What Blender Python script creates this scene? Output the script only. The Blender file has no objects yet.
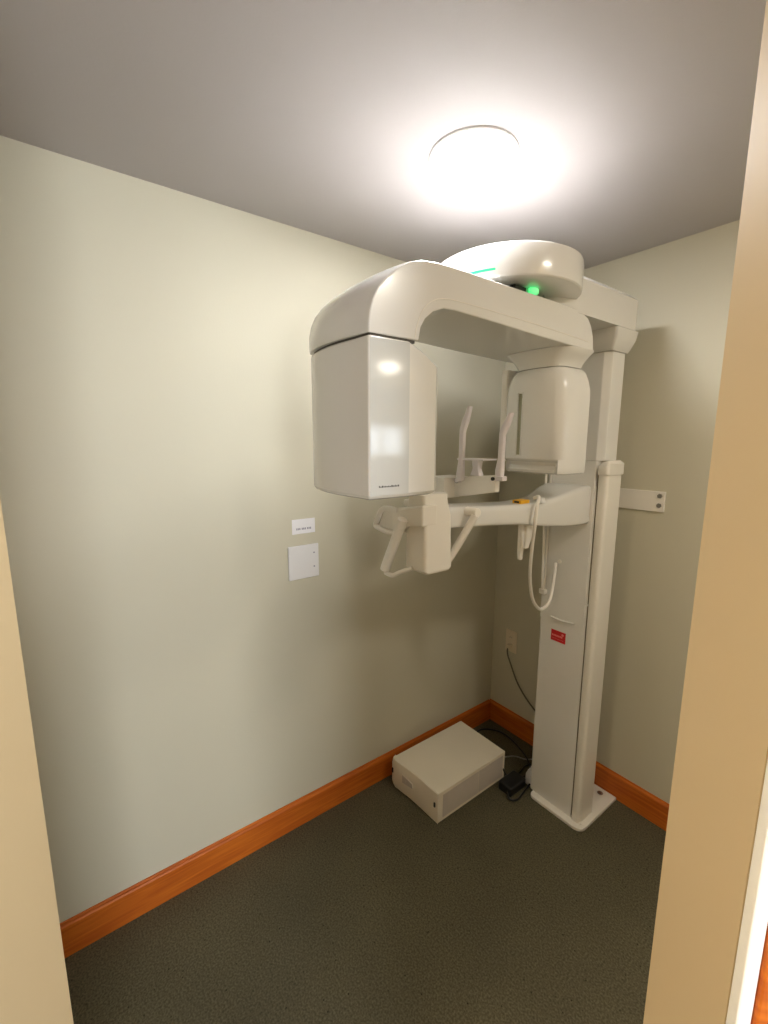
import bpy, bmesh, math, random
from mathutils import Vector, Matrix
random.seed(4)
S = bpy.context.scene
C = S.collection

# ------------------------------------------------------------------ camera
def cam_axes(yaw, pitch, roll):
    cy, sy, cp, sp = math.cos(yaw), math.sin(yaw), math.cos(pitch), math.sin(pitch)
    f = Vector((-sy*cp, cy*cp, sp)); r = Vector((cy, sy, 0)); u = r.cross(f)
    return r*math.cos(roll)+u*math.sin(roll), -r*math.sin(roll)+u*math.cos(roll), f
r_, u_, f_ = cam_axes(0.93077, -0.16121, 0.00176)
cam = bpy.data.cameras.new('camera'); co = bpy.data.objects.new('camera', cam); C.objects.link(co)
cam.sensor_fit = 'HORIZONTAL'; cam.sensor_width = 27; cam.lens = 439.124*27/768; cam.clip_start = .02
M = Matrix((r_, u_, -f_)).transposed().to_4x4(); M.translation = Vector((1.58835, -1.99544, 1.67681))
co.matrix_world = M
S.camera = co
# ------------------------------------------------------------------ world, light, exposure
w = bpy.data.worlds.new('world'); S.world = w; w.use_nodes = True
w.node_tree.nodes['Background'].inputs[0].default_value = (.8, .88, 1, 1)
w.node_tree.nodes['Background'].inputs[1].default_value = .3
S.view_settings.view_transform = 'Standard'; S.view_settings.look = 'None'
S.view_settings.gamma = 1; S.view_settings.use_curve_mapping = False
S.view_settings.exposure = 0.24
LAMP = 99.0        # emission of the round ceiling light's diffuser
HALL_FILL = (4.0, 40.0)        # unseen fill panels added in the hallway
REFL_LAMP = 10.0  # added lamp on the right wall, for reflection and warm fill
FILL_LAMP = 62.0       # second round light, added out of view to the right as fill
WINDOW = 3.0
DAY = 20.0         # daylit hallway window

H = 2.44
# ------------------------------------------------------------------ materials
def lin(c):
    return tuple(((v/255)/12.92 if v/255 <= .04045 else ((v/255+.055)/1.055)**2.4) for v in c)+(1,)
def mat(name, rgb, rough=.5, metal=0, noise=None, bump=None, coat=0, emit=None, estr=0, spec=.5):
    m = bpy.data.materials.new(name); m.use_nodes = True; nt = m.node_tree; b = nt.nodes['Principled BSDF']
    col = lin(rgb)
    b.inputs['Base Color'].default_value = col; b.inputs['Roughness'].default_value = rough
    b.inputs['Metallic'].default_value = metal; b.inputs['Coat Weight'].default_value = coat
    b.inputs['Coat Roughness'].default_value = .08; b.inputs['Specular IOR Level'].default_value = spec
    if emit: b.inputs['Emission Color'].default_value = emit; b.inputs['Emission Strength'].default_value = estr
    tc = nt.nodes.new('ShaderNodeTexCoord')
    if noise:
        sc, amt = noise
        n = nt.nodes.new('ShaderNodeTexNoise'); n.inputs['Scale'].default_value = sc; n.inputs['Detail'].default_value = 5
        nt.links.new(tc.outputs['Object'], n.inputs['Vector'])
        mx = nt.nodes.new('ShaderNodeMix'); mx.data_type = 'RGBA'
        mx.inputs[6].default_value = tuple(v*(1-amt) for v in col[:3])+(1,)
        mx.inputs[7].default_value = tuple(min(1, v*(1+amt)) for v in col[:3])+(1,)
        nt.links.new(n.outputs['Fac'], mx.inputs[0]); nt.links.new(mx.outputs[2], b.inputs['Base Color'])
    if bump:
        sc, st, ds = bump
        n = nt.nodes.new('ShaderNodeTexNoise'); n.inputs['Scale'].default_value = sc; n.inputs['Detail'].default_value = 3
        nt.links.new(tc.outputs['Object'], n.inputs['Vector'])
        bp = nt.nodes.new('ShaderNodeBump'); bp.inputs['Strength'].default_value = st; bp.inputs['Distance'].default_value = ds
        nt.links.new(n.outputs['Fac'], bp.inputs['Height']); nt.links.new(bp.outputs[0], b.inputs['Normal'])
    return m
WALL = mat('wall paint', (203, 199, 180), .6, spec=.25, noise=(1.2, .02), bump=(160, .12, .002))
HALLW = mat('hall wall paint', (196, 175, 138), .55, noise=(1.5, .03), bump=(110, .06, .001))
CEIL = mat('ceiling paint', (188, 183, 184), .6, noise=(1.5, .02), bump=(120, .1, .002))
SHELL = mat('glossy off-white shell', (229, 228, 225), .22, noise=(3, .015), coat=.3)
SHELL2 = mat('satin white shell', (238, 234, 226), .36, noise=(3, .015))
GLOSS = mat('mirror gloss white panel', (212, 215, 216), .10, coat=1, noise=(3, .01), spec=.9)
SLOT = mat('grey green slot window', (150, 150, 125), .35, noise=(8, .05))
DARKGAP = mat('dark seam rubber', (70, 66, 58), .6, noise=(20, .1))
WHITE = mat('white plastic', (232, 232, 234), .35, noise=(5, .01))
LAV = mat('translucent white plastic', (222, 216, 220), .3, noise=(5, .02))
PAPER = mat('white label paper', (238, 238, 242), .6, noise=(30, .01))
INK = mat('grey printed ink', (140, 140, 160), .6, noise=(40, .05))
DINK = mat('dark printed ink', (60, 62, 66), .5, noise=(40, .05))
RED = mat('red sticker', (200, 22, 34), .4, noise=(30, .05))
PINK = mat('pale print on sticker', (232, 130, 130), .5, noise=(30, .05))
YEL = mat('yellow warning sticker', (235, 175, 30), .5, noise=(30, .03))
BLK = mat('black plastic', (22, 22, 24), .4, noise=(20, .2))
STEEL = mat('bolt steel', (150, 150, 148), .3, 1, noise=(20, .1))
GREYC = mat('grey cable', (105, 103, 92), .5, noise=(20, .05))
CASE = mat('white painted case steel', (238, 230, 212), .38, noise=(6, .03))
CASEG = mat('grey case side panel', (205, 196, 186), .42, noise=(25, .05))
IVORY = mat('ivory outlet plastic', (226, 214, 192), .35, noise=(5, .02))
TRIMW = mat('white gloss trim paint', (240, 238, 232), .3, noise=(5, .01))
GREEN = mat('green led', (30, 160, 90), .4, emit=(.03, 1, .35, 1), estr=.75)
SEAM = mat('grey beige seam', (128, 118, 98), .6, noise=(20, .05))
def wood_mat():
    m = mat('stained fir baseboard', (186, 96, 30), .5, coat=0, spec=.35); nt = m.node_tree; b = nt.nodes['Principled BSDF']
    tc = nt.nodes.new('ShaderNodeTexCoord'); mp = nt.nodes.new('ShaderNodeMapping'); mp.inputs['Scale'].default_value = (1.2, 1.2, 22)
    n = nt.nodes.new('ShaderNodeTexNoise'); n.inputs['Scale'].default_value = 3.5; n.inputs['Detail'].default_value = 6; n.inputs['Distortion'].default_value = .6
    cr = nt.nodes.new('ShaderNodeValToRGB'); e = cr.color_ramp.elements
    e[0].position = .3; e[0].color = lin((172, 82, 20)); e[1].position = .72; e[1].color = lin((206, 114, 34))
    L = nt.links.new; L(tc.outputs['Object'], mp.inputs[0]); L(mp.outputs[0], n.inputs['Vector']); L(n.outputs['Fac'], cr.inputs[0]); L(cr.outputs[0], b.inputs['Base Color'])
    return m
WOOD = wood_mat()
def carpet_mat():
    m = mat('olive grey low pile carpet', (88, 85, 70), .75, spec=.3); nt = m.node_tree; b = nt.nodes['Principled BSDF']; L = nt.links.new
    tc = nt.nodes.new('ShaderNodeTexCoord')
    a = nt.nodes.new('ShaderNodeTexNoise'); a.inputs['Scale'].default_value = 170; a.inputs['Detail'].default_value = 4
    c = nt.nodes.new('ShaderNodeTexNoise'); c.inputs['Scale'].default_value = 2.2; c.inputs['Detail'].default_value = 3
    v = nt.nodes.new('ShaderNodeTexVoronoi'); v.inputs['Scale'].default_value = 60
    for t in (a, c, v): L(tc.outputs['Object'], t.inputs['Vector'])
    cr = nt.nodes.new('ShaderNodeValToRGB'); e = cr.color_ramp.elements
    e[0].position = .35; e[0].color = lin((72, 68, 52)); e[1].position = .68; e[1].color = lin((106, 100, 78))
    L(a.outputs['Fac'], cr.inputs[0])
    cr2 = nt.nodes.new('ShaderNodeValToRGB'); e = cr2.color_ramp.elements
    e[0].position = .08; e[0].color = (.22, .22, .22, 1); e[1].position = .2; e[1].color = (1, 1, 1, 1)
    L(v.outputs['Distance'], cr2.inputs[0])
    cr3 = nt.nodes.new('ShaderNodeValToRGB'); e = cr3.color_ramp.elements
    e[0].position = .3; e[0].color = (.85, .85, .85, 1); e[1].position = .7; e[1].color = (1.12, 1.12, 1.1, 1)
    L(c.outputs['Fac'], cr3.inputs[0])
    # only some of the voronoi specks stay dark
    gt = nt.nodes.new('ShaderNodeMath'); gt.operation = 'GREATER_THAN'; gt.inputs[1].default_value = .84
    sp = nt.nodes.new('ShaderNodeSeparateColor'); L(v.outputs['Color'], sp.inputs[0]); L(sp.outputs[0], gt.inputs[0])
    m1 = nt.nodes.new('ShaderNodeMix'); m1.data_type = 'RGBA'; m1.blend_type = 'MULTIPLY'; L(gt.outputs[0], m1.inputs[0]); L(cr.outputs[0], m1.inputs[6]); L(cr2.outputs[0], m1.inputs[7])
    m2 = nt.nodes.new('ShaderNodeMix'); m2.data_type = 'RGBA'; m2.blend_type = 'MULTIPLY'; m2.inputs[0].default_value = 1; L(m1.outputs[2], m2.inputs[6]); L(cr3.outputs[0], m2.inputs[7])
    L(m2.outputs[2], b.inputs['Base Color'])
    bp = nt.nodes.new('ShaderNodeBump'); bp.inputs['Strength'].default_value = .3; bp.inputs['Distance'].default_value = .003
    L(a.outputs['Fac'], bp.inputs['Height']); L(bp.outputs[0], b.inputs['Normal'])
    return m
CARPET = carpet_mat()
def emit_mat(name, col, st):
    m = bpy.data.materials.new(name); m.use_nodes = True; b = m.node_tree.nodes['Principled BSDF']
    b.inputs['Base Color'].default_value = (.8, .8, .8, 1); b.inputs['Emission Color'].default_value = col; b.inputs['Emission Strength'].default_value = st
    return m

# ------------------------------------------------------------------ mesh helpers
def obj(name, bm, m, parent=None, smooth=True, bevel=0, seg=3, ang=35, mats=None):
    bmesh.ops.remove_doubles(bm, verts=bm.verts, dist=1e-6)
    bmesh.ops.recalc_face_normals(bm, faces=bm.faces)
    me = bpy.data.meshes.new(name); bm.to_mesh(me); bm.free()
    for mm in (mats or [m]): me.materials.append(mm)
    o = bpy.data.objects.new(name, me); C.objects.link(o)
    if smooth:
        for p in me.polygons: p.use_smooth = True
        bm2 = bmesh.new(); bm2.from_mesh(me)
        for e in bm2.edges:
            if len(e.link_faces) == 2 and e.calc_face_angle(0) > math.radians(ang): e.smooth = False
        bm2.to_mesh(me); bm2.free()
    if bevel:
        b = o.modifiers.new('bevel', 'BEVEL'); b.width = bevel; b.segments = seg; b.limit_method = 'ANGLE'; b.angle_limit = math.radians(ang); b.harden_normals = False
        if smooth:
            for e in me.edges: e.use_edge_sharp = False
            wn = o.modifiers.new('normals', 'WEIGHTED_NORMAL'); wn.keep_sharp = True
    if parent: o.parent = parent
    return o
def box(x0, y0, z0, x1, y1, z1, bm=None):
    bm = bm or bmesh.new()
    v = [bm.verts.new(c) for c in ((x0,y0,z0),(x1,y0,z0),(x1,y1,z0),(x0,y1,z0),(x0,y0,z1),(x1,y0,z1),(x1,y1,z1),(x0,y1,z1))]
    for f in ((3,2,1,0),(4,5,6,7),(0,1,5,4),(1,2,6,5),(2,3,7,6),(3,0,4,7)): bm.faces.new([v[i] for i in f])
    return bm
def loft(sections, bm=None, caps=True):
    """sections: lists of 3D points, same count, closed rings"""
    bm = bm or bmesh.new(); rings = [[bm.verts.new(p) for p in s] for s in sections]; n = len(rings[0])
    for a, b in zip(rings, rings[1:]):
        for i in range(n): bm.faces.new((a[i], a[(i+1) % n], b[(i+1) % n], b[i]))
    if caps: bm.faces.new(rings[0][::-1]); bm.faces.new(rings[-1])
    return bm
def prism(pts, z0, z1, bm=None): return loft([[(x, y, z0) for x, y in pts], [(x, y, z1) for x, y in pts]], bm)
def rounded(pts, radii, n=6):
    """round the corners of a 2D polygon"""
    out = []; N = len(pts)
    for i, p in enumerate(pts):
        r = radii[i] if isinstance(radii, (list, tuple)) else radii
        p = Vector(p); a = Vector(pts[i-1]); b = Vector(pts[(i+1) % N])
        if r <= 0: out.append(tuple(p)); continue
        da = (a-p).normalized(); db = (b-p).normalized(); half = da.angle(db)/2
        t = min(r/math.tan(half), (a-p).length*.49, (b-p).length*.49)
        s, e = p+da*t, p+db*t
        for k in range(n+1):
            u = k/n; out.append(tuple(s*(1-u)**2+p*2*u*(1-u)+e*u**2))
    return out
def tube(pts, r, bm=None, n=10, taper=None, smooth=True):
    bm = bm or bmesh.new(); P = [Vector(p) for p in pts]
    if smooth and len(P) > 2:
        Q = []
        for i in range(len(P)-1):
            p0, p1, p2, p3 = P[max(i-1, 0)], P[i], P[i+1], P[min(i+2, len(P)-1)]
            for k in range(6):
                t = k/6; Q.append(.5*((2*p1)+(-p0+p2)*t+(2*p0-5*p1+4*p2-p3)*t*t+(-p0+3*p1-3*p2+p3)*t**3))
        Q.append(P[-1]); P = Q
    secs = []; up = None
    for i, p in enumerate(P):
        d = (P[min(i+1, len(P)-1)]-P[max(i-1, 0)]).normalized()
        if up is None: up = d.orthogonal().normalized()
        up = (up-d*up.dot(d)).normalized(); s = d.cross(up)
        rr = r if taper is None else r+(taper-r)*i/(len(P)-1)
        secs.append([tuple(p+up*math.cos(a)*rr+s*math.sin(a)*rr) for a in [2*math.pi*k/n for k in range(n)]])
    return loft(secs, bm)
def lathe(prof, cx, cy, n=48, bm=None):
    """prof: (r, z) list, around a vertical axis"""
    bm = bm or bmesh.new(); rings = []
    for r, z in prof:
        rings.append([bm.verts.new((cx+r*math.cos(2*math.pi*k/n), cy+r*math.sin(2*math.pi*k/n), z)) for k in range(n)] if r > 1e-5 else [bm.verts.new((cx, cy, z))])
    for a, b in zip(rings, rings[1:]):
        for k in range(n):
            k2 = (k+1) % n
            if len(a) == 1 and len(b) == 1: continue
            if len(a) == 1: bm.faces.new((a[0], b[k2], b[k]))
            elif len(b) == 1: bm.faces.new((a[k], a[k2], b[0]))
            else: bm.faces.new((a[k], a[k2], b[k2], b[k]))
    return bm
def cyl(c, d, r, h, n=16, bm=None):
    c = Vector(c); d = Vector(d).normalized()
    return tube([c, c+d*h], r, bm, n, smooth=False)
def thing(name, label, cat, loc=(0, 0, 0), group=None):
    o = bpy.data.objects.new(name, None); C.objects.link(o); o.location = loc; o.empty_display_size = .1
    o['label'] = label; o['category'] = cat
    if group: o['group'] = group
    return o
def tag(o, label, cat, group=None):
    o['label'] = label; o['category'] = cat
    if group: o['group'] = group
    return o
def attach(root):
    """geometry is modelled in world coordinates: keep it there under a root at its base"""
    for ch in list(root.children): ch.matrix_parent_inverse = Matrix.Translation(root.location).inverted()
def struct(name, bm, m, label, cat, parent=None, **k):
    o = obj(name, bm, m, parent, **k); o['kind'] = 'structure'
    if not parent: o['label'] = label; o['category'] = cat
    return o

# ------------------------------------------------------------------ the room
XR, YS = 2.3, -4.2
LJ = Vector((.89, -2.053)); RJ = Vector((1.429, -1.469))      # the two sides of the angled opening
dg = Vector((.707, .707)); ou = Vector((.707, -.707)); TH = .125
struct('floor', box(-.1, YS, -.1, 4.2, .1, 0), CARPET, 'dark olive grey carpet floor with small dark specks', 'floor', smooth=False)
struct('ceiling', box(-.1, YS, H, 4.2, .1, H+.1), CEIL, 'smooth pale ceiling around the round light', 'ceiling', smooth=False)
struct('wall_left', box(-.1, YS, 0, 0, .1, H), WALL, 'long pale greige wall on the left, with a switch plate', 'wall', smooth=False)
struct('wall_back', box(0, 0, 0, XR, .1, H), WALL, 'pale greige wall behind the column, with an outlet', 'wall', smooth=False)
def quadprism(a, b, c, d, m, name, label): return struct(name, prism([tuple(a), tuple(b), tuple(c), tuple(d)], 0, H), m, label, 'wall', smooth=False)
# angled wall right of the opening and the one left of it
RE = RJ+dg*((XR-RJ.x)/.707)
quadprism(RJ, RE, RE+ou*TH, RJ+ou*TH, HALLW, 'wall_front_right', 'tan wall end filling the right edge, closest to the viewer')
LE = LJ-dg*(LJ.x/.707)
quadprism(LJ, LE, LE+ou*TH, LJ+ou*TH, HALLW, 'wall_front_left', 'warm beige wall end at the lower left edge')
struct('wall_right', box(XR, RE.y-.12, 0, XR+.1, .1, H), WALL, 'greige wall right of the alcove, out of view', 'wall', smooth=False)
struct('wall_hall_far', box(-.1, YS-.1, 0, 4.2, YS, H), HALLW, 'beige hallway wall behind the viewer', 'wall', smooth=False)
struct('wall_hall_side', box(4.2, YS, 0, 4.3, .1, H), HALLW, 'beige hallway wall to the right of the viewer', 'wall', smooth=False)
# metal corner beads of the opening
def base(name, x0, y0, x1, y1, nrm, label):
    """wooden baseboard from (x0,y0) to (x1,y1), nrm = into the room"""
    prof = [(0, 0), (.015, 0), (.015, .112), (.011, .1175), (.006, .1175), (.004, .1233), (0, .1233)]
    secs = []
    for (x, y) in ((x0, y0), (x1, y1)): secs.append([(x+nrm[0]*a, y+nrm[1]*a, z) for a, z in prof])
    return struct(name, loft(secs), WOOD, label, 'baseboard', smooth=False)
base('baseboard_left', 0, LE.y+.05, 0, -.0152, (1, 0), 'orange-brown wooden baseboard along the left wall')
base('baseboard_back', .0, 0, XR, 0, (0, -1), 'reddish wooden baseboard along the back wall behind the column')
# white casing and wood trim on the hall side of the right wall end
a0 = RJ+ou*(TH+.0005)
def board(name, s0, s1, t, m, label, z0=0, z1=H):
    a, b = a0+dg*s0, a0+dg*s1
    return struct(name, prism([tuple(a), tuple(b), tuple(b+ou*t), tuple(a+ou*t)], z0, z1), m, label, 'trim', smooth=False, bevel=.002, seg=2)
board('trim_1', .0, .0125, .012, TRIMW, 'white painted vertical trim at the lower right corner')
board('trim_2', .013, .06, .015, WOOD, 'orange wooden trim strip at the bottom right corner')

# things that are only seen in the glossy head: window, wall cabinet and an added lamp on the right wall
wf = bmesh.new()
for a in ((-.46, 1.56, -.09, 1.59), (-.46, 1.76, -.09, 1.79), (-.46, 1.59, -.43, 1.76), (-.12, 1.59, -.09, 1.76), (-.30, 1.59, -.27, 1.76)):
    box(XR-.03, a[0], a[1], XR-.0005, a[2], a[3], wf)
wo = struct('window_1', wf, TRIMW, 'small window on the right wall, out of view', 'window', smooth=False)
p_ = struct('window_pane', box(XR-.015, -.43, 1.59, XR-.008, -.12, 1.76), emit_mat('daylit pane', (.8, .9, 1, 1), WINDOW), '', '', wo, smooth=False)

t = thing('wall_cabinet', 'white wall cabinet under the small window, out of view', 'cabinet', (XR, -.28, 1.1))
obj('body', box(XR-.25, -.50, 1.10, XR-.0005, -.06, 1.48), TRIMW, t, smooth=False)
obj('top', box(XR-.27, -.52, 1.4805, XR-.0005, -.04, 1.505), TRIMW, t, smooth=False, bevel=.003)
for a, b in ((-.497, -.283), (-.277, -.063)): obj('door', box(XR-.27, a, 1.105, XR-.2505, b, 1.475), TRIMW, t, smooth=False, bevel=.003)
attach(t)
wf = bmesh.new(); WX = 4.2
for a in ((-2.75, .85, -1.6, .90), (-2.75, 2.10, -1.6, 2.15), (-2.75, .90, -2.7, 2.10), (-1.65, .90, -1.6, 2.10), (-2.2, .90, -2.15, 2.10)):
    box(WX-.05, a[0], a[1], WX-.0005, a[2], a[3], wf)
wo = struct('window_2', wf, TRIMW, 'large hallway window behind the viewer, out of view', 'window', smooth=False)
struct('window_pane', box(WX-.03, -2.7, .90, WX-.02, -1.65, 2.10), emit_mat('daylit hall pane', (.95, .98, 1, 1), DAY), '', '', wo, smooth=False)
# ------------------------------------------------------------------ round ceiling light
LX, LY = .662, -1.005
def ceiling_light(LX, LY, label, power, tint=(1, .99, .985, 1)):
    t = thing('ceiling_light', label, 'ceiling light', (LX, LY, H))
    obj('trim_ring', lathe([(.120, H-.0005), (.120, H-.004), (.117, H-.006), (.111, H-.006), (.108, H-.004), (.108, H-.0005)], LX, LY, 64), WHITE, t)
    obj('diffuser', lathe([(.107, H-.001), (.1065, H-.005), (.100, H-.0085), (.08, H-.011), (.05, H-.013), (0, H-.0135)], LX, LY, 48), emit_mat('lit diffuser', tint, power), t)
    attach(t)
ceiling_light(LX, LY, 'round white flush ceiling light, switched on, above the machine', LAMP)
ceiling_light(1.78, -.72, 'second round light added as fill, right of the alcove and out of view', FILL_LAMP, (1, .93, .80, 1))  # unseen lamp added to brighten the case, column and back wall
# unseen panels added behind the viewer as warm fill light
for k, (x, y) in enumerate(((2.9, -2.8), (1.0, -3.4))):
    t = thing('hall_fill_panel', ('added fill light panel behind the viewer, to the right', 'added fill light panel behind the viewer, to the left')[k], 'ceiling light', (x, y, H), 'added hallway fill panels')
    obj('panel_frame', box(x-.32, y-.32, H-.02, x+.32, y+.32, H-.0005), WHITE, t, smooth=False, bevel=.003)
    obj('diffuser', box(x-.29, y-.29, H-.024, x+.29, y+.29, H-.0205), emit_mat('hall fill emitter', (1, .86, .66, 1), HALL_FILL[k]), t, smooth=False)
    attach(t)
t = thing('reflection_lamp', 'small oval lamp added on the right wall for its reflection, out of view', 'wall lamp', (XR, -.22, 2.1))  # added: stands in for a ceiling light mirrored in the gloss panel
obj('back_plate', box(XR-.012, -.30, 2.10, XR-.0005, -.14, 2.18), WHITE, t, smooth=False, bevel=.003)
obj('shade', loft([[(XR-d, -.22+math.cos(a)*rr*.075, 2.14+math.sin(a)*rr*.03) for a in [2*math.pi*k/24 for k in range(24)]] for d, rr in ((.013, 1), (.04, .95), (.055, .7), (.06, .3))]), emit_mat('reflection lamp emitter', (1, .9, .75, 1), REFL_LAMP), t)
attach(t)

# ------------------------------------------------------------------ the machine
m = thing('panoramic_xray_machine', 'tall off-white dental panoramic x-ray machine on a floor column', 'x-ray machine', (.615, -.17, 0))
# base plate
bp = obj('base_plate', prism(rounded([(.515, -.02), (.515, -.333), (.777, -.333), (.777, -.02)], [.004, .03, .045, .004]), .0005, .016), SHELL2, m, bevel=.004)
for (x, y) in ((.717, -.056), (.753, -.296), (.75, -.2)):
    if y == -.2: continue
    b = lathe([(0, .0215), (.007, .0215), (.008, .019), (.008, .0165), (.013, .0165), (.013, .0155), (0, .0155)], x, y, 20)
    obj('bolt', b, STEEL if y > -.1 else SHELL2, bp, ang=50)
# fixed rear column with rounded right cover
cov = rounded([(.5, -.19), (.5, -.296), (.716, -.296), (.722, -.309), (.751, -.309), (.751, -.19)], [.004, .004, 0, .008, .03, .01], 6)
covp = rounded([(.712, -.19), (.712, -.303), (.752, -.309), (.752, -.19)], [.002, .012, .034, .012], 7)
obj('column_cover', prism(covp, .0165, 1.545), SHELL2, m, bevel=.003, seg=2)
cap = lambda g, z: [(x+(g if x > .73 else -g*.4), y+(g if y > -.25 else -g), z(x, y)) for x, y in covp]
obj('cover_cap', loft([cap(.003, lambda x, y: 1.5455), cap(.005, lambda x, y: 1.549), cap(.005, lambda x, y: 1.578+.012*(x-.712)/.04),
                       cap(-.006, lambda x, y: 1.588+.014*(x-.712)/.04)]), SHELL2, m, bevel=.002, seg=2)
obj('rear_spine', box(.50, -.189, .0165, .585, -.018, 1.9), SHELL2, m, bevel=.006)
# lower front panel, and the sliding carriage above it
lowp = rounded([(.497, -.20), (.497, -.300), (.709, -.300), (.709, -.20)], [.002, .010, .003, .002], 4)
obj('front_panel', prism(lowp, .0165, 1.50), SHELL, m, bevel=.002, seg=2)
carp = rounded([(.494, -.195), (.494, -.304), (.700, -.304), (.726, -.285), (.728, -.2)], [.002, .010, .008, .01, .003], 4)
def carz(x): return .893+(x-.494)*.08
c_low = [(x, y, carz(x) if y < -.25 else .93) for x, y in [(min(x, .709), y) for x, y in carp]]
carriage = obj('sliding_carriage', loft([[(min(x, .7096), y+.0015, .895+.06*(x-.5)) for x, y in carp], [(min(x, .7096), y+.0015, 1.60) for x, y in carp]]), SHELL, m, bevel=.002, seg=2)
obj('upper_mast', loft([[(x, y, 1.6005) for x, y in carp], [(x, y, 2.008) for x, y in carp]]), SHELL, m, bevel=.0015, seg=2)
obj('column_seam', box(.7098, -.2995, .03, .7119, -.28, 1.57), SEAM, m, smooth=False)
obj('panel_ridge', tube([(.552, -.3035, .912), (.60, -.3035, .908), (.662, -.3035, .914)], .0038, n=8), SHELL, m)
obj('stop_ridge', box(.682, -.311, 1.012, .722, -.3095, 1.020), SHELL, m, bevel=.0008)
# collar flaring out under the top frame
def rect(x0, y0, x1, y1, z, r=.02, n=4): return [(x, y, z) for x, y in rounded([(x0, y1), (x0, y0), (x1, y0), (x1, y1)], r, n)]
obj('collar', loft([rect(.49, -.310, .733, -.185, 2.0085, .012), rect(.486, -.318, .738, -.182, 2.016, .012), rect(.478, -.335, .757, -.18, 2.05, .012), rect(.475, -.35, .764, -.18, 2.081, .012)]), SHELL, m)
# upper frame
fp = rounded([(.47, -.205), (.47, -.72), (.765, -.72), (.765, -.205)], [.02, .12, .12, .014], 6)
fi = rounded([(.482, -.23), (.482, -.70), (.75, -.70), (.75, -.235)], [.02, .12, .12, .014], 6)
frame = obj('upper_frame', loft([[(x, y, 2.0815) for x, y in fp], [(x, y, 2.188) for x, y in fp], [(x, y, 2.204) for x, y in fi]]), SHELL, m, bevel=.003, seg=2)
# rotation disc
DX, DY = .615, -.79
obj('rotation_disc', lathe([(0, 2.213), (.17, 2.212), (.219, 2.209), (.2265, 2.205), (.2285, 2.198), (.2285, 2.128), (.2275, 2.123), (.224, 2.120), (.205, 2.118), (.12, 2.122), (.118, 2.128), (0, 2.128)], DX, DY, 96), SHELL, m, ang=32)
led = bmesh.new(); secs = []
for k in range(13):
    a = math.radians(-92+34*k/12); e = .2295 if 0 < k < 12 else .2287
    secs.append([(DX+math.cos(a)*q, DY+math.sin(a)*q, z) for q, z in ((.226, 2.136), (e, 2.1365), (e, 2.1425), (.226, 2.143))])
obj('status_light', loft(secs), GREEN, m)
pv = lathe([(0, 2.0965), (.10, 2.0965), (.10, 2.1275), (0, 2.1275)], DX, DY, 48)
obj('pivot', pv, SHELL2, m, ang=40)
pb = obj('pivot_opening', box(.70, -.90, 2.102, .738, -.845, 2.118), BLK, m, smooth=False, bevel=.003)
obj('pivot_light', loft([[(.74+math.cos(a)*.012*s, -.815+math.sin(a)*.02*s, z) for a in [2*math.pi*k/16 for k in range(16)]] for z, s in ((2.104, .6), (2.108, 1), (2.1185, 1))]), emit_mat('green glow led', (.02, 1, .25, 1), .7), m)

# rotating C-arm: side profile swept across its width, with a slightly domed outer skin
outer = [(-1.424, 1.9095), (-1.4235, 1.93), (-1.42, 1.955), (-1.412, 1.981), (-1.397, 2.008), (-1.375, 2.032), (-1.345, 2.056), (-1.31, 2.077), (-1.27, 2.089), (-1.22, 2.094),
         (-1.12, 2.095), (-.95, 2.094), (-.8, 2.094), (-.66, 2.093), (-.585, 2.088), (-.545, 2.075), (-.522, 2.052), (-.506, 2.02), (-.499, 1.979)]
inner = [(-.506, 1.977), (-.56, 1.977), (-.8, 1.984), (-1.0, 1.992), (-1.16, 1.997), (-1.2, 1.995), (-1.235, 1.982), (-1.26, 1.962), (-1.274, 1.94), (-1.2795, 1.9095)]
ncol = 13; X0, X1 = .450, .764
secs = []
for i in range(ncol):
    u = -1+2*i/(ncol-1); x = (X0+X1)/2+u*(X1-X0)/2
    ring = []
    for j, (y, z) in enumerate(outer):
        k = 1-u*u; fade = max(0, min(1, (14-j)/4))
        dome = .016*k*fade; sh = .02*max(0, -u)**3*max(0, 1-j/8)     # left front edge swings back
        if j < 8: ring.append((x, y-dome*(1-j/8)+sh, z+dome*j/8*.6))
        else: ring.append((x, y, z+dome*.6))
    ring += [(x, y, z) for y, z in inner]
    secs.append(ring)
arm = obj('rotating_arm', loft(secs), SHELL, m, bevel=.0035, seg=3, ang=50)
# shallow recess rim line on the inner side of the arm
rim = [(-1.292, 1.915), (-1.286, 1.945), (-1.270, 1.978), (-1.243, 2.003), (-1.2, 2.017), (-1.12, 2.020), (-.9, 2.016), (-.7, 2.010), (-.53, 2.002)]
obj('arm_groove', tube([(.7642, y, z) for y, z in rim], .0009, n=6), SHELL2, arm)
# dark seam gasket between arm and sensor head
plan = [(.455, -1.29), (.448, -1.385), (.452, -1.402)]+[(.452+(.752-.452)*k/9, -1.405-.031*math.sin(math.pi*(k/9)**.8*.78)) for k in range(1, 9)]+[(.752, -1.428), (.7655, -1.4275), (.768, -1.425), (.768, -1.31), (.765, -1.265), (.762, -1.22), (.752, -1.206), (.50, -1.206), (.465, -1.22)]
def shrink(pl, d, cx=.617, cy=-1.32):
    return [(x+(-d if x > cx else d), y+(-d if y > cy else d)) for x, y in pl]
gp = shrink([p for p in plan if p[1] < -1.28], .006)
gp = [(x, y) for x, y in gp]+[(.757, -1.287)]
obj('seam_gasket', prism(gp, 1.9035, 1.9095), DARKGAP, arm, smooth=False)
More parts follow.
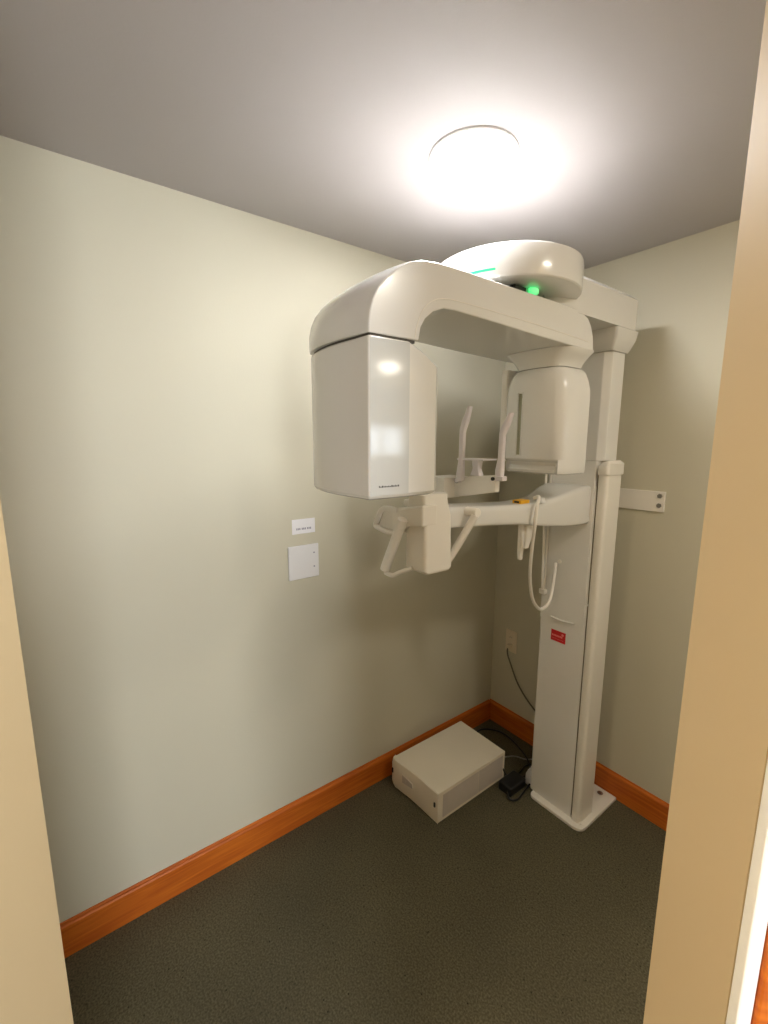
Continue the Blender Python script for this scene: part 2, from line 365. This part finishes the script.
# sensor head
def headz(x, y):
    t = max(0, (y+1.295)/.073); return 1.9035-.042*min(1, t)
hs = [[(x, y, 1.5395) for x, y in shrink(plan, .012)], [(x, y, 1.5435) for x, y in shrink(plan, .004)], [(x, y, 1.551) for x, y in plan],
      [(x, y, 1.75) for x, y in plan], [(x, y, headz(x, y)-.004) for x, y in plan], [(x, y, headz(x, y)) for x, y in shrink(plan, .003)]]
head = obj('sensor_head', loft(hs), SHELL, m, ang=28)
gl = obj('gloss_panel', box(.7682, -1.4235, 1.550, .7690, -1.311, 1.900), GLOSS, head, smooth=False)
# tiny illegible line of print at the foot of the glossy panel
pr = bmesh.new(); yy = -1.400
for k in range(13):
    wdt = random.choice((.0028, .0038, .0045)); hh = random.choice((.0035, .0045, .003))
    box(.7690, yy, 1.5685, .7693, yy+wdt, 1.5685+hh, pr); yy += wdt+.0013
pt = obj('maker_lettering', pr, DINK, head, smooth=False)

# tube head
tp = [(.515, -.50), (.515, -.615), (.525, -.640), (.545, -.652), (.63, -.660), (.725, -.652), (.748, -.642), (.762, -.615), (.765, -.56), (.765, -.50)]
def sc(pl, s, sy=None, cx=.64, cy=-.55): return [(cx+(x-cx)*s, cy+(y-cy)*(sy or s)) for x, y in pl]
ts = []
def sec(z, s, sy=None, bot=0): ts.append([(x, y+(bot if (y < -.62 and x < .74) else 0), z) for x, y in sc(tp, s, sy)])
sec(1.562, .93, .9, .03); sec(1.566, .985, .98, .028); sec(1.575, 1, 1, .026); sec(1.59, 1, 1, .034); sec(1.603, 1, 1, .026); sec(1.610, 1, 1, .004); sec(1.614, 1, 1); sec(1.825, 1, 1)
sec(1.85, .99, .99); sec(1.88, .93, .965); sec(1.905, .85, .92); sec(1.916, .78, .86); sec(1.922, .70, .80)
tube_head = obj('tube_head', loft(ts), SHELL, m, ang=40)
obj('collimator_slot', loft([rect(.590, -.6575, .606, -.650, 1.628, .001, 1), rect(.590, -.6575, .606, -.650, 1.84, .001, 1)]), SLOT, tube_head, smooth=False)
sl = bmesh.new()
box(.587, -.660, 1.624, .590, -.6505, 1.845, sl); box(.606, -.660, 1.624, .609, -.6505, 1.845, sl); box(.590, -.660, 1.84, .606, -.6505, 1.845, sl)
obj('slot_rim', sl, SHELL, tube_head, bevel=.001)
obj('side_plate', loft([rect(.482, -.625, .514, -.53, 1.60, .01), rect(.482, -.625, .514, -.53, 1.935, .01)]), SHELL2, tube_head, bevel=.002, seg=2)
ns = [[(x, y, z) for x, y in sc(tp, s, sy)] for z, s, sy in ((1.9235, .72, .82), (1.932, .74, .85), (1.945, .80, .92), (1.96, .89, 1.0), (1.972, .98, 1.06), (1.979, 1.0, 1.1))]
obj('neck', loft(ns), SHELL, m)

# patient support arm (a boom towards the viewer), flared where it joins the column
st = [(-.304, 1.350, 1.502, .500, .690), (-.345, 1.348, 1.500, .502, .690), (-.40, 1.350, 1.492, .51, .686), (-.47, 1.354, 1.478, .53, .680), (-.54, 1.362, 1.464, .545, .675), (-.60, 1.370, 1.458, .55, .672), (-.72, 1.388, 1.459, .555, .670),
      (-.88, 1.402, 1.468, .556, .668), (-1.03, 1.412, 1.478, .556, .668), (-1.10, 1.414, 1.480, .558, .662), (-1.14, 1.418, 1.476, .562, .658)]
secs = []
for y, z0, z1, x0, x1 in st:
    r2 = rounded([(x0, z0), (x1, z0), (x1, z1), (x0, z1)], [.012, .012, .02, .02], 4)
    secs.append([(a, y, b) for a, b in r2])
boom = obj('support_arm', loft(secs), SHELL, m, ang=40)
ys = obj('warning_sticker', box(.62, -.705, 1.4585, .655, -.655, 1.470), YEL, boom, smooth=False)
obj('sticker_symbol', box(.628, -.7056, 1.461, .648, -.705, 1.4675), BLK, ys, smooth=False)
# chin column
obj('chin_column', loft([rect(.600, -1.165, .680, -1.072, 1.292, .012), rect(.594, -1.176, .684, -1.064, 1.302, .012), rect(.594, -1.176, .682, -1.070, 1.46, .012), rect(.605, -1.176, .672, -1.08, 1.525, .012)]), SHELL2, m, bevel=.003, seg=2)
# left wing with its open end loop
obj('grip_wing', loft([[(.683, -1.188, 1.436), (.683, -1.13, 1.436), (.683, -1.13, 1.498), (.683, -1.188, 1.498)],
     [(.62, -1.190, 1.428), (.62, -1.12, 1.428), (.62, -1.12, 1.488), (.62, -1.190, 1.486)],
     [(.585, -1.192, 1.404), (.585, -1.115, 1.405), (.585, -1.115, 1.482), (.585, -1.192, 1.478)],
     [(.525, -1.180, 1.402), (.525, -1.12, 1.405), (.525, -1.12, 1.470), (.525, -1.180, 1.470)],
     [(.49, -1.165, 1.402), (.49, -1.12, 1.405), (.49, -1.12, 1.462), (.49, -1.165, 1.462)]]), SHELL2, m, bevel=.006)
wg = obj('wing_loop', tube([(.575, -1.188, 1.470), (.53, -1.19, 1.472), (.496, -1.19, 1.464), (.474, -1.19, 1.434), (.462, -1.19, 1.410), (.475, -1.19, 1.404), (.53, -1.19, 1.398), (.575, -1.188, 1.402)], .0085, n=12), SHELL2, m)
obj('loop_web', loft([[(x, y, z) for x, z in ((.470, 1.408), (.576, 1.402), (.576, 1.468), (.500, 1.464))] for y in (-1.183, -1.170)]), SHELL2, wg, smooth=False)
obj('wing_pad', box(.55, -1.15, 1.478, .60, -1.10, 1.500), SHELL2, m, bevel=.006)
# hand grips
g1 = obj('hand_grip', tube([(.618, -1.205, 1.452), (.608, -1.205, 1.432), (.543, -1.205, 1.305), (.532, -1.205, 1.282)], .0150, n=14), SHELL2, m)
obj('grip_foot', tube([(.535, -1.205, 1.272), (.57, -1.205, 1.272), (.60, -1.20, 1.288), (.632, -1.178, 1.305)], .0070, n=12), SHELL2, g1)
g2 = obj('hand_grip', tube([(.705, -.995, 1.455), (.70, -1.0, 1.44), (.664, -1.04, 1.34), (.656, -1.055, 1.315)], .0115, n=14), SHELL2, m)
obj('grip_cap', tube([(.665, -.99, 1.462), (.712, -.99, 1.462)], .0145, n=16, smooth=False), SHELL2, g2, bevel=.003, seg=2)

# chin rest block with bite stand and temple rods
chin = obj('chin_rest', loft([[(.40, -.90, 1.482), (.40, -.80, 1.482), (.40, -.80, 1.550), (.40, -.90, 1.550)],
      [(.495, -.925, 1.478), (.495, -.80, 1.478), (.495, -.80, 1.550), (.495, -.925, 1.550)],
      [(.508, -.882, 1.481), (.508, -.855, 1.481), (.508, -.855, 1.551), (.508, -.882, 1.551)],
      [(.60, -.88, 1.498), (.60, -.855, 1.498), (.60, -.855, 1.561), (.60, -.88, 1.561)],
      [(.682, -.88, 1.514), (.682, -.857, 1.514), (.682, -.857, 1.569), (.682, -.88, 1.569)]]), SHELL2, m, bevel=.004, ang=20)
obj('chin_support', box(.545, -1.06, 1.484, .585, -.99, 1.512), SHELL2, m, bevel=.006)
obj('bite_stand', loft([rect(.570, -.876, .610, -.85, 1.5615, .004), rect(.578, -.874, .602, -.853, 1.585, .004), rect(.575, -.876, .605, -.85, 1.612, .004)]), LAV, chin)
obj('bite_tray', box(.530, -.90, 1.6125, .645, -.83, 1.618), LAV, chin, bevel=.002)
def rod(x, y, z0, h=1):
    r = obj('temple_rod', loft([rect(x-.012, y-.010, x+.012, y+.010, z0-.012, .007), rect(x-.013, y-.011, x+.013, y+.011, z0+.01*h, .007), rect(x-.009+.004, y-.009, x+.009+.004, y+.009, z0+.06*h, .006),
            rect(x-.004, y-.009, x+.014, y+.009, z0+.15*h, .006), rect(x-.002, y-.01, x+.018, y+.01, z0+.163*h, .006), rect(x+.006, y-.01, x+.028, y+.01, z0+.186*h, .006),
            rect(x+.016, y-.009, x+.034, y+.009, z0+.206*h, .006), rect(x+.027, y-.009, x+.040, y+.009, z0+.232*h, .005)]), LAV, m, ang=60)
    return r
r1 = rod(.545, -.895, 1.555); r2 = rod(.690, -.870, 1.575, .80)
obj('rod_hinge', cyl((.520, -.8825, 1.541), (0, -1, 0), .0095, .006), BLK, r1)
obj('rod_pin', cyl((.534, -.884, 1.543), (0, -1, 0), .008, .020), LAV, r1)
obj('rod_foot', box(.6828, -.884, 1.552, .712, -.860, 1.567), LAV, r2, bevel=.003)
obj('rod_hinge', cyl((.674, -.8805, 1.557), (0, -1, 0), .006, .005), BLK, r2)

# hanging cables and the exposure switch holder
hc = obj('hanging_cable', tube([(0.66, -0.636, 1.475), (0.682, -0.639, 1.481), (0.693, -0.664, 1.453), (0.693, -0.67, 1.386), (0.67, -0.646, 1.295), (0.64, -0.605, 1.179), (0.62, -0.554, 1.076), (0.61, -0.501, 1.019), (0.6, -0.45, 0.996), (0.605, -0.41, 1.018), (0.587, -0.36, 1.077), (0.564, -0.311, 1.159)], .0062, n=12), SHELL2, m)
obj('cable_socket', cyl((.578, -.3045, 1.168), (0, -1, 0), .008, .006), SHELL2, hc)
obj('cable_clip', loft([rect(.655, -.62, .68, -.59, 1.4585, .005), rect(.658, -.615, .677, -.595, 1.474, .005)]), WHITE, m)
obj('side_cable', tube([(.497, -.316, 1.88), (.496, -.318, 1.5), (.505, -.318, 1.2), (.511, -.318, 1.03)], .0055, n=10), SHELL2, m)
obj('side_cable', tube([(.515, -.312, 1.56), (.516, -.312, 1.3), (.517, -.312, 1.03)], .0035, n=8), SHELL2, m)
cl = obj('cable_clamp', box(.498, -.325, 1.008, .527, -.3045, 1.030), SHELL2, m, bevel=.003)
hk = obj('switch_holder', loft([rect(.615, -.650, .648, -.600, 1.374, .008), rect(.618, -.645, .644, -.606, 1.33, .007), rect(.622, -.64, .636, -.615, 1.285, .005)]), SHELL2, m)
obj('exposure_switch', loft([rect(.618, -.664, .636, -.644, 1.376, .006), rect(.618, -.664, .636, -.644, 1.28, .006), rect(.620, -.662, .634, -.646, 1.245, .005)]), SHELL2, m)
obj('lock_knob', cyl((.585, -.33, 1.347), (0, 0, -1), .007, .012), SHELL2, m, bevel=.002)

# red sticker on the column front
rs = obj('red_sticker', box(.557, -.3010, .806, .626, -.3004, .856), RED, m, smooth=False)
tx = bmesh.new()
xx = .562
for k in range(7):
    wd = .0055; box(xx, -.3013, .828, xx+wd, -.3010, .836, tx); xx += wd+.0018
xx = .562
for k in range(9): box(xx, -.3013, .817, xx+.0045, -.3010, .8185, tx); xx += .0062
obj('sticker_print', tx, PINK, rs, smooth=False)
obj('sticker_emblem', cyl((.612, -.3010, .843), (0, -1, 0), .0055, .0004), PINK, rs, smooth=False)
# bracket to the wall
br = obj('wall_bracket', box(.58, -.0085, 1.386, .845, -.0006, 1.471), SHELL2, m, smooth=False, bevel=.0015, seg=2)
for z in (1.453, 1.413):
    b = obj('bolt', cyl((.826, -.0086, z), (0, -1, 0), .010, .005, 6), STEEL, br, smooth=False)
    c2 = cyl((.826, -.0086, z), (0, -1, 0), .0135, .002, 16)
obj('bracket_arm', box(.586, -.06, 1.39, .62, -.009, 1.467), SHELL2, m, smooth=False)
attach(m)

# ------------------------------------------------------------------ computer case on the floor
t = thing('computer_case', 'white steel desktop computer case lying flat on the carpet in the corner', 'computer', (.22, -.56, 0))
cs = obj('case_shell', box(.072, -.79, .006, .372, -.335, .152), CASE, t, smooth=False, bevel=.002, seg=2)
bez = rounded([(.070, .004), (.373, .004), (.373, .153), (.070, .153)], .004, 2)
bz = []
for x, b in ((.066, .000), (.0705, .022), (.095, .032), (.13, .026), (.19, .014), (.26, .008), (.33, .006), (.373, .003)):
    bz.append([(x, -.7905, .004), (x, -.7905-b*.7, .006), (x, -.7905-b, .03), (x, -.7905-b, .125), (x, -.7905-b*.7, .15), (x, -.7905, .153)])
fb = obj('front_bezel', loft(bz), CASE, t, ang=40)
obj('power_button', cyl((.165, -.806, .088), (0, -1, 0), .009, .005), WHITE, fb)
obj('bezel_slot', box(.082, -.824, .085, .090, -.8195, .108), BLK, fb, smooth=False)
obj('front_port', box(.352, -.800, .082, .360, -.7955, .102), DINK, fb, smooth=False)
obj('button_recess', loft([[(.15, -.8135, .068), (.215, -.806, .075), (.215, -.806, .098), (.15, -.8135, .108)], [(.15, -.810, .068), (.215, -.802, .075), (.215, -.802, .098), (.15, -.810, .108)]]), CASEG, fb, smooth=False)
obj('side_panel', box(.3722, -.762, .022, .3735, -.53, .135), CASEG, t, smooth=False)
obj('side_panel', box(.3722, -.526, .022, .3735, -.352, .135), CASEG, t, smooth=False)
for (x, y) in ((.09, -.76), (.35, -.76), (.09, -.36), (.35, -.36)): obj('foot', cyl((x, y, .0002), (0, 0, 1), .011, .0058), BLK, t)
attach(t)

# ------------------------------------------------------------------ power bits behind it
t = thing('power_adapter', 'black power adapter on the carpet between computer and column', 'adapter', (.44, -.33, 0))
ad = obj('adapter_body', loft([rect(.395, -.41, .470, -.29, .0005, .01), rect(.395, -.41, .470, -.29, .040, .01), rect(.40, -.405, .465, -.295, .045, .01)]), BLK, t, bevel=.002, seg=2)
obj('adapter_lead', tube([(.43, -.29, .02), (.44, -.23, .015), (.40, -.16, .01), (.30, -.10, .008), (.16, -.07, .01), (.07, -.12, .008), (.06, -.20, .008), (.12, -.28, .012), (.17, -.334, .04)], .0045, n=8), BLK, t)
obj('adapter_lead', tube([(.45, -.41, .02), (.48, -.43, .012), (.50, -.40, .008), (.49, -.33, .008), (.475, -.25, .01), (.45, -.15, .008), (.40, -.06, .01)], .0045, n=8), BLK, t)
attach(t)
t = thing('mains_plug', 'white mains plug lying against the black power adapter', 'plug', (.455, -.29, .05))
obj('plug_body', loft([rect(.450, -.275, .485, -.235, .0005, .006), rect(.452, -.273, .483, -.237, .050, .006), rect(.46, -.265, .475, -.245, .075, .005)]), WHITE, t)
obj('plug_lead', tube([(.467, -.255, .074), (.470, -.24, .09), (.48, -.225, .05), (.485, -.215, .006)], .003, n=8), WHITE, t)
attach(t)
for k, (pts, lab) in enumerate((([(.37, -.345, .06), (.385, -.325, .02), (.40, -.25, .006), (.39, -.18, .006), (.42, -.12, .006), (.50, -.10, .006)], 'thin black lead curling out from behind the computer case'),
                                ([(.26, -.333, .05), (.25, -.31, .015), (.27, -.24, .006), (.31, -.17, .006), (.36, -.14, .006), (.41, -.08, .006), (.50, -.07, .006)], 'thin grey network cable running from computer case behind the column'))):
    tag(obj('cable', tube(pts, .0032, n=8), BLK if k == 0 else mat('grey network lead', (165, 163, 158), .5, noise=(20, .05))), lab, 'cable')

# ------------------------------------------------------------------ outlet and plug
t = thing('wall_outlet', 'ivory wall outlet with a plug in it, low on back wall', 'outlet', (.132, 0, .545))
pl = obj('cover_plate', box(.095, -.006, .483, .170, -.0005, .612), IVORY, t, bevel=.003)
for z in (.572, .522):
    f = obj('socket', loft([[(.1325+math.cos(a)*.017, y, z+math.sin(a)*.0145) for a in [2*math.pi*k/20 for k in range(20)]] for y in (-.0065, -.0085)]), IVORY, pl)
    if z > .55:
        for dx in (-.006, .006): obj('socket_slot', box(.1325+dx-.001, -.0089, z-.004, .1325+dx+.001, -.0086, z+.005), BLK, f, smooth=False)
attach(t)
t = thing('mains_cable', 'grey power cord plugged into the wall outlet, dropping behind column', 'cord', (.1325, -.02, .52))
pg = obj('plug', loft([[(.1325+dx, y, .522+dz) for dx, dz in ((-s, -s), (s, -s), (s, s), (-s, s))] for y, s in ((-.0088, .012), (-.03, .012), (-.036, .008))]), IVORY, t, bevel=.002)
obj('lead', tube([(.1325, -.034, .515), (.138, -.038, .48), (.165, -.036, .42), (.205, -.032, .34), (.265, -.028, .27), (.34, -.026, .215), (.42, -.026, .16), (.49, -.026, .13)], .0042, n=10), GREYC, t)
attach(t)

# ------------------------------------------------------------------ plates on the left wall
t = thing('switch_plate', 'square white blank wall plate with two small screws', 'wall plate', (0, -1.222, 1.19))
pl = obj('plate', box(.0005, -1.290, 1.120, .009, -1.156, 1.259), WHITE, t, bevel=.003)
for y, z in ((-1.178, 1.223), (-1.178, 1.165)):
    obj('screw', cyl((.009, y, z), (1, 0, 0), .0032, .0008, 12), INK, pl)
attach(t)
t = thing('paper_label', 'small white paper label stuck on the wall above the square plate', 'label', (.001, -1.218, 1.335))
pp = obj('paper', box(.0005, -1.268, 1.306, .0015, -1.167, 1.366), PAPER, t, smooth=False)
tx = bmesh.new(); yy = -1.25
for k in range(9):
    if k in (3, 6): yy += .004
    box(.0015, yy, 1.322, .0017, yy+.0045, 1.330, tx); yy += .0066
obj('printed_line', tx, INK, pp, smooth=False)
attach(t)
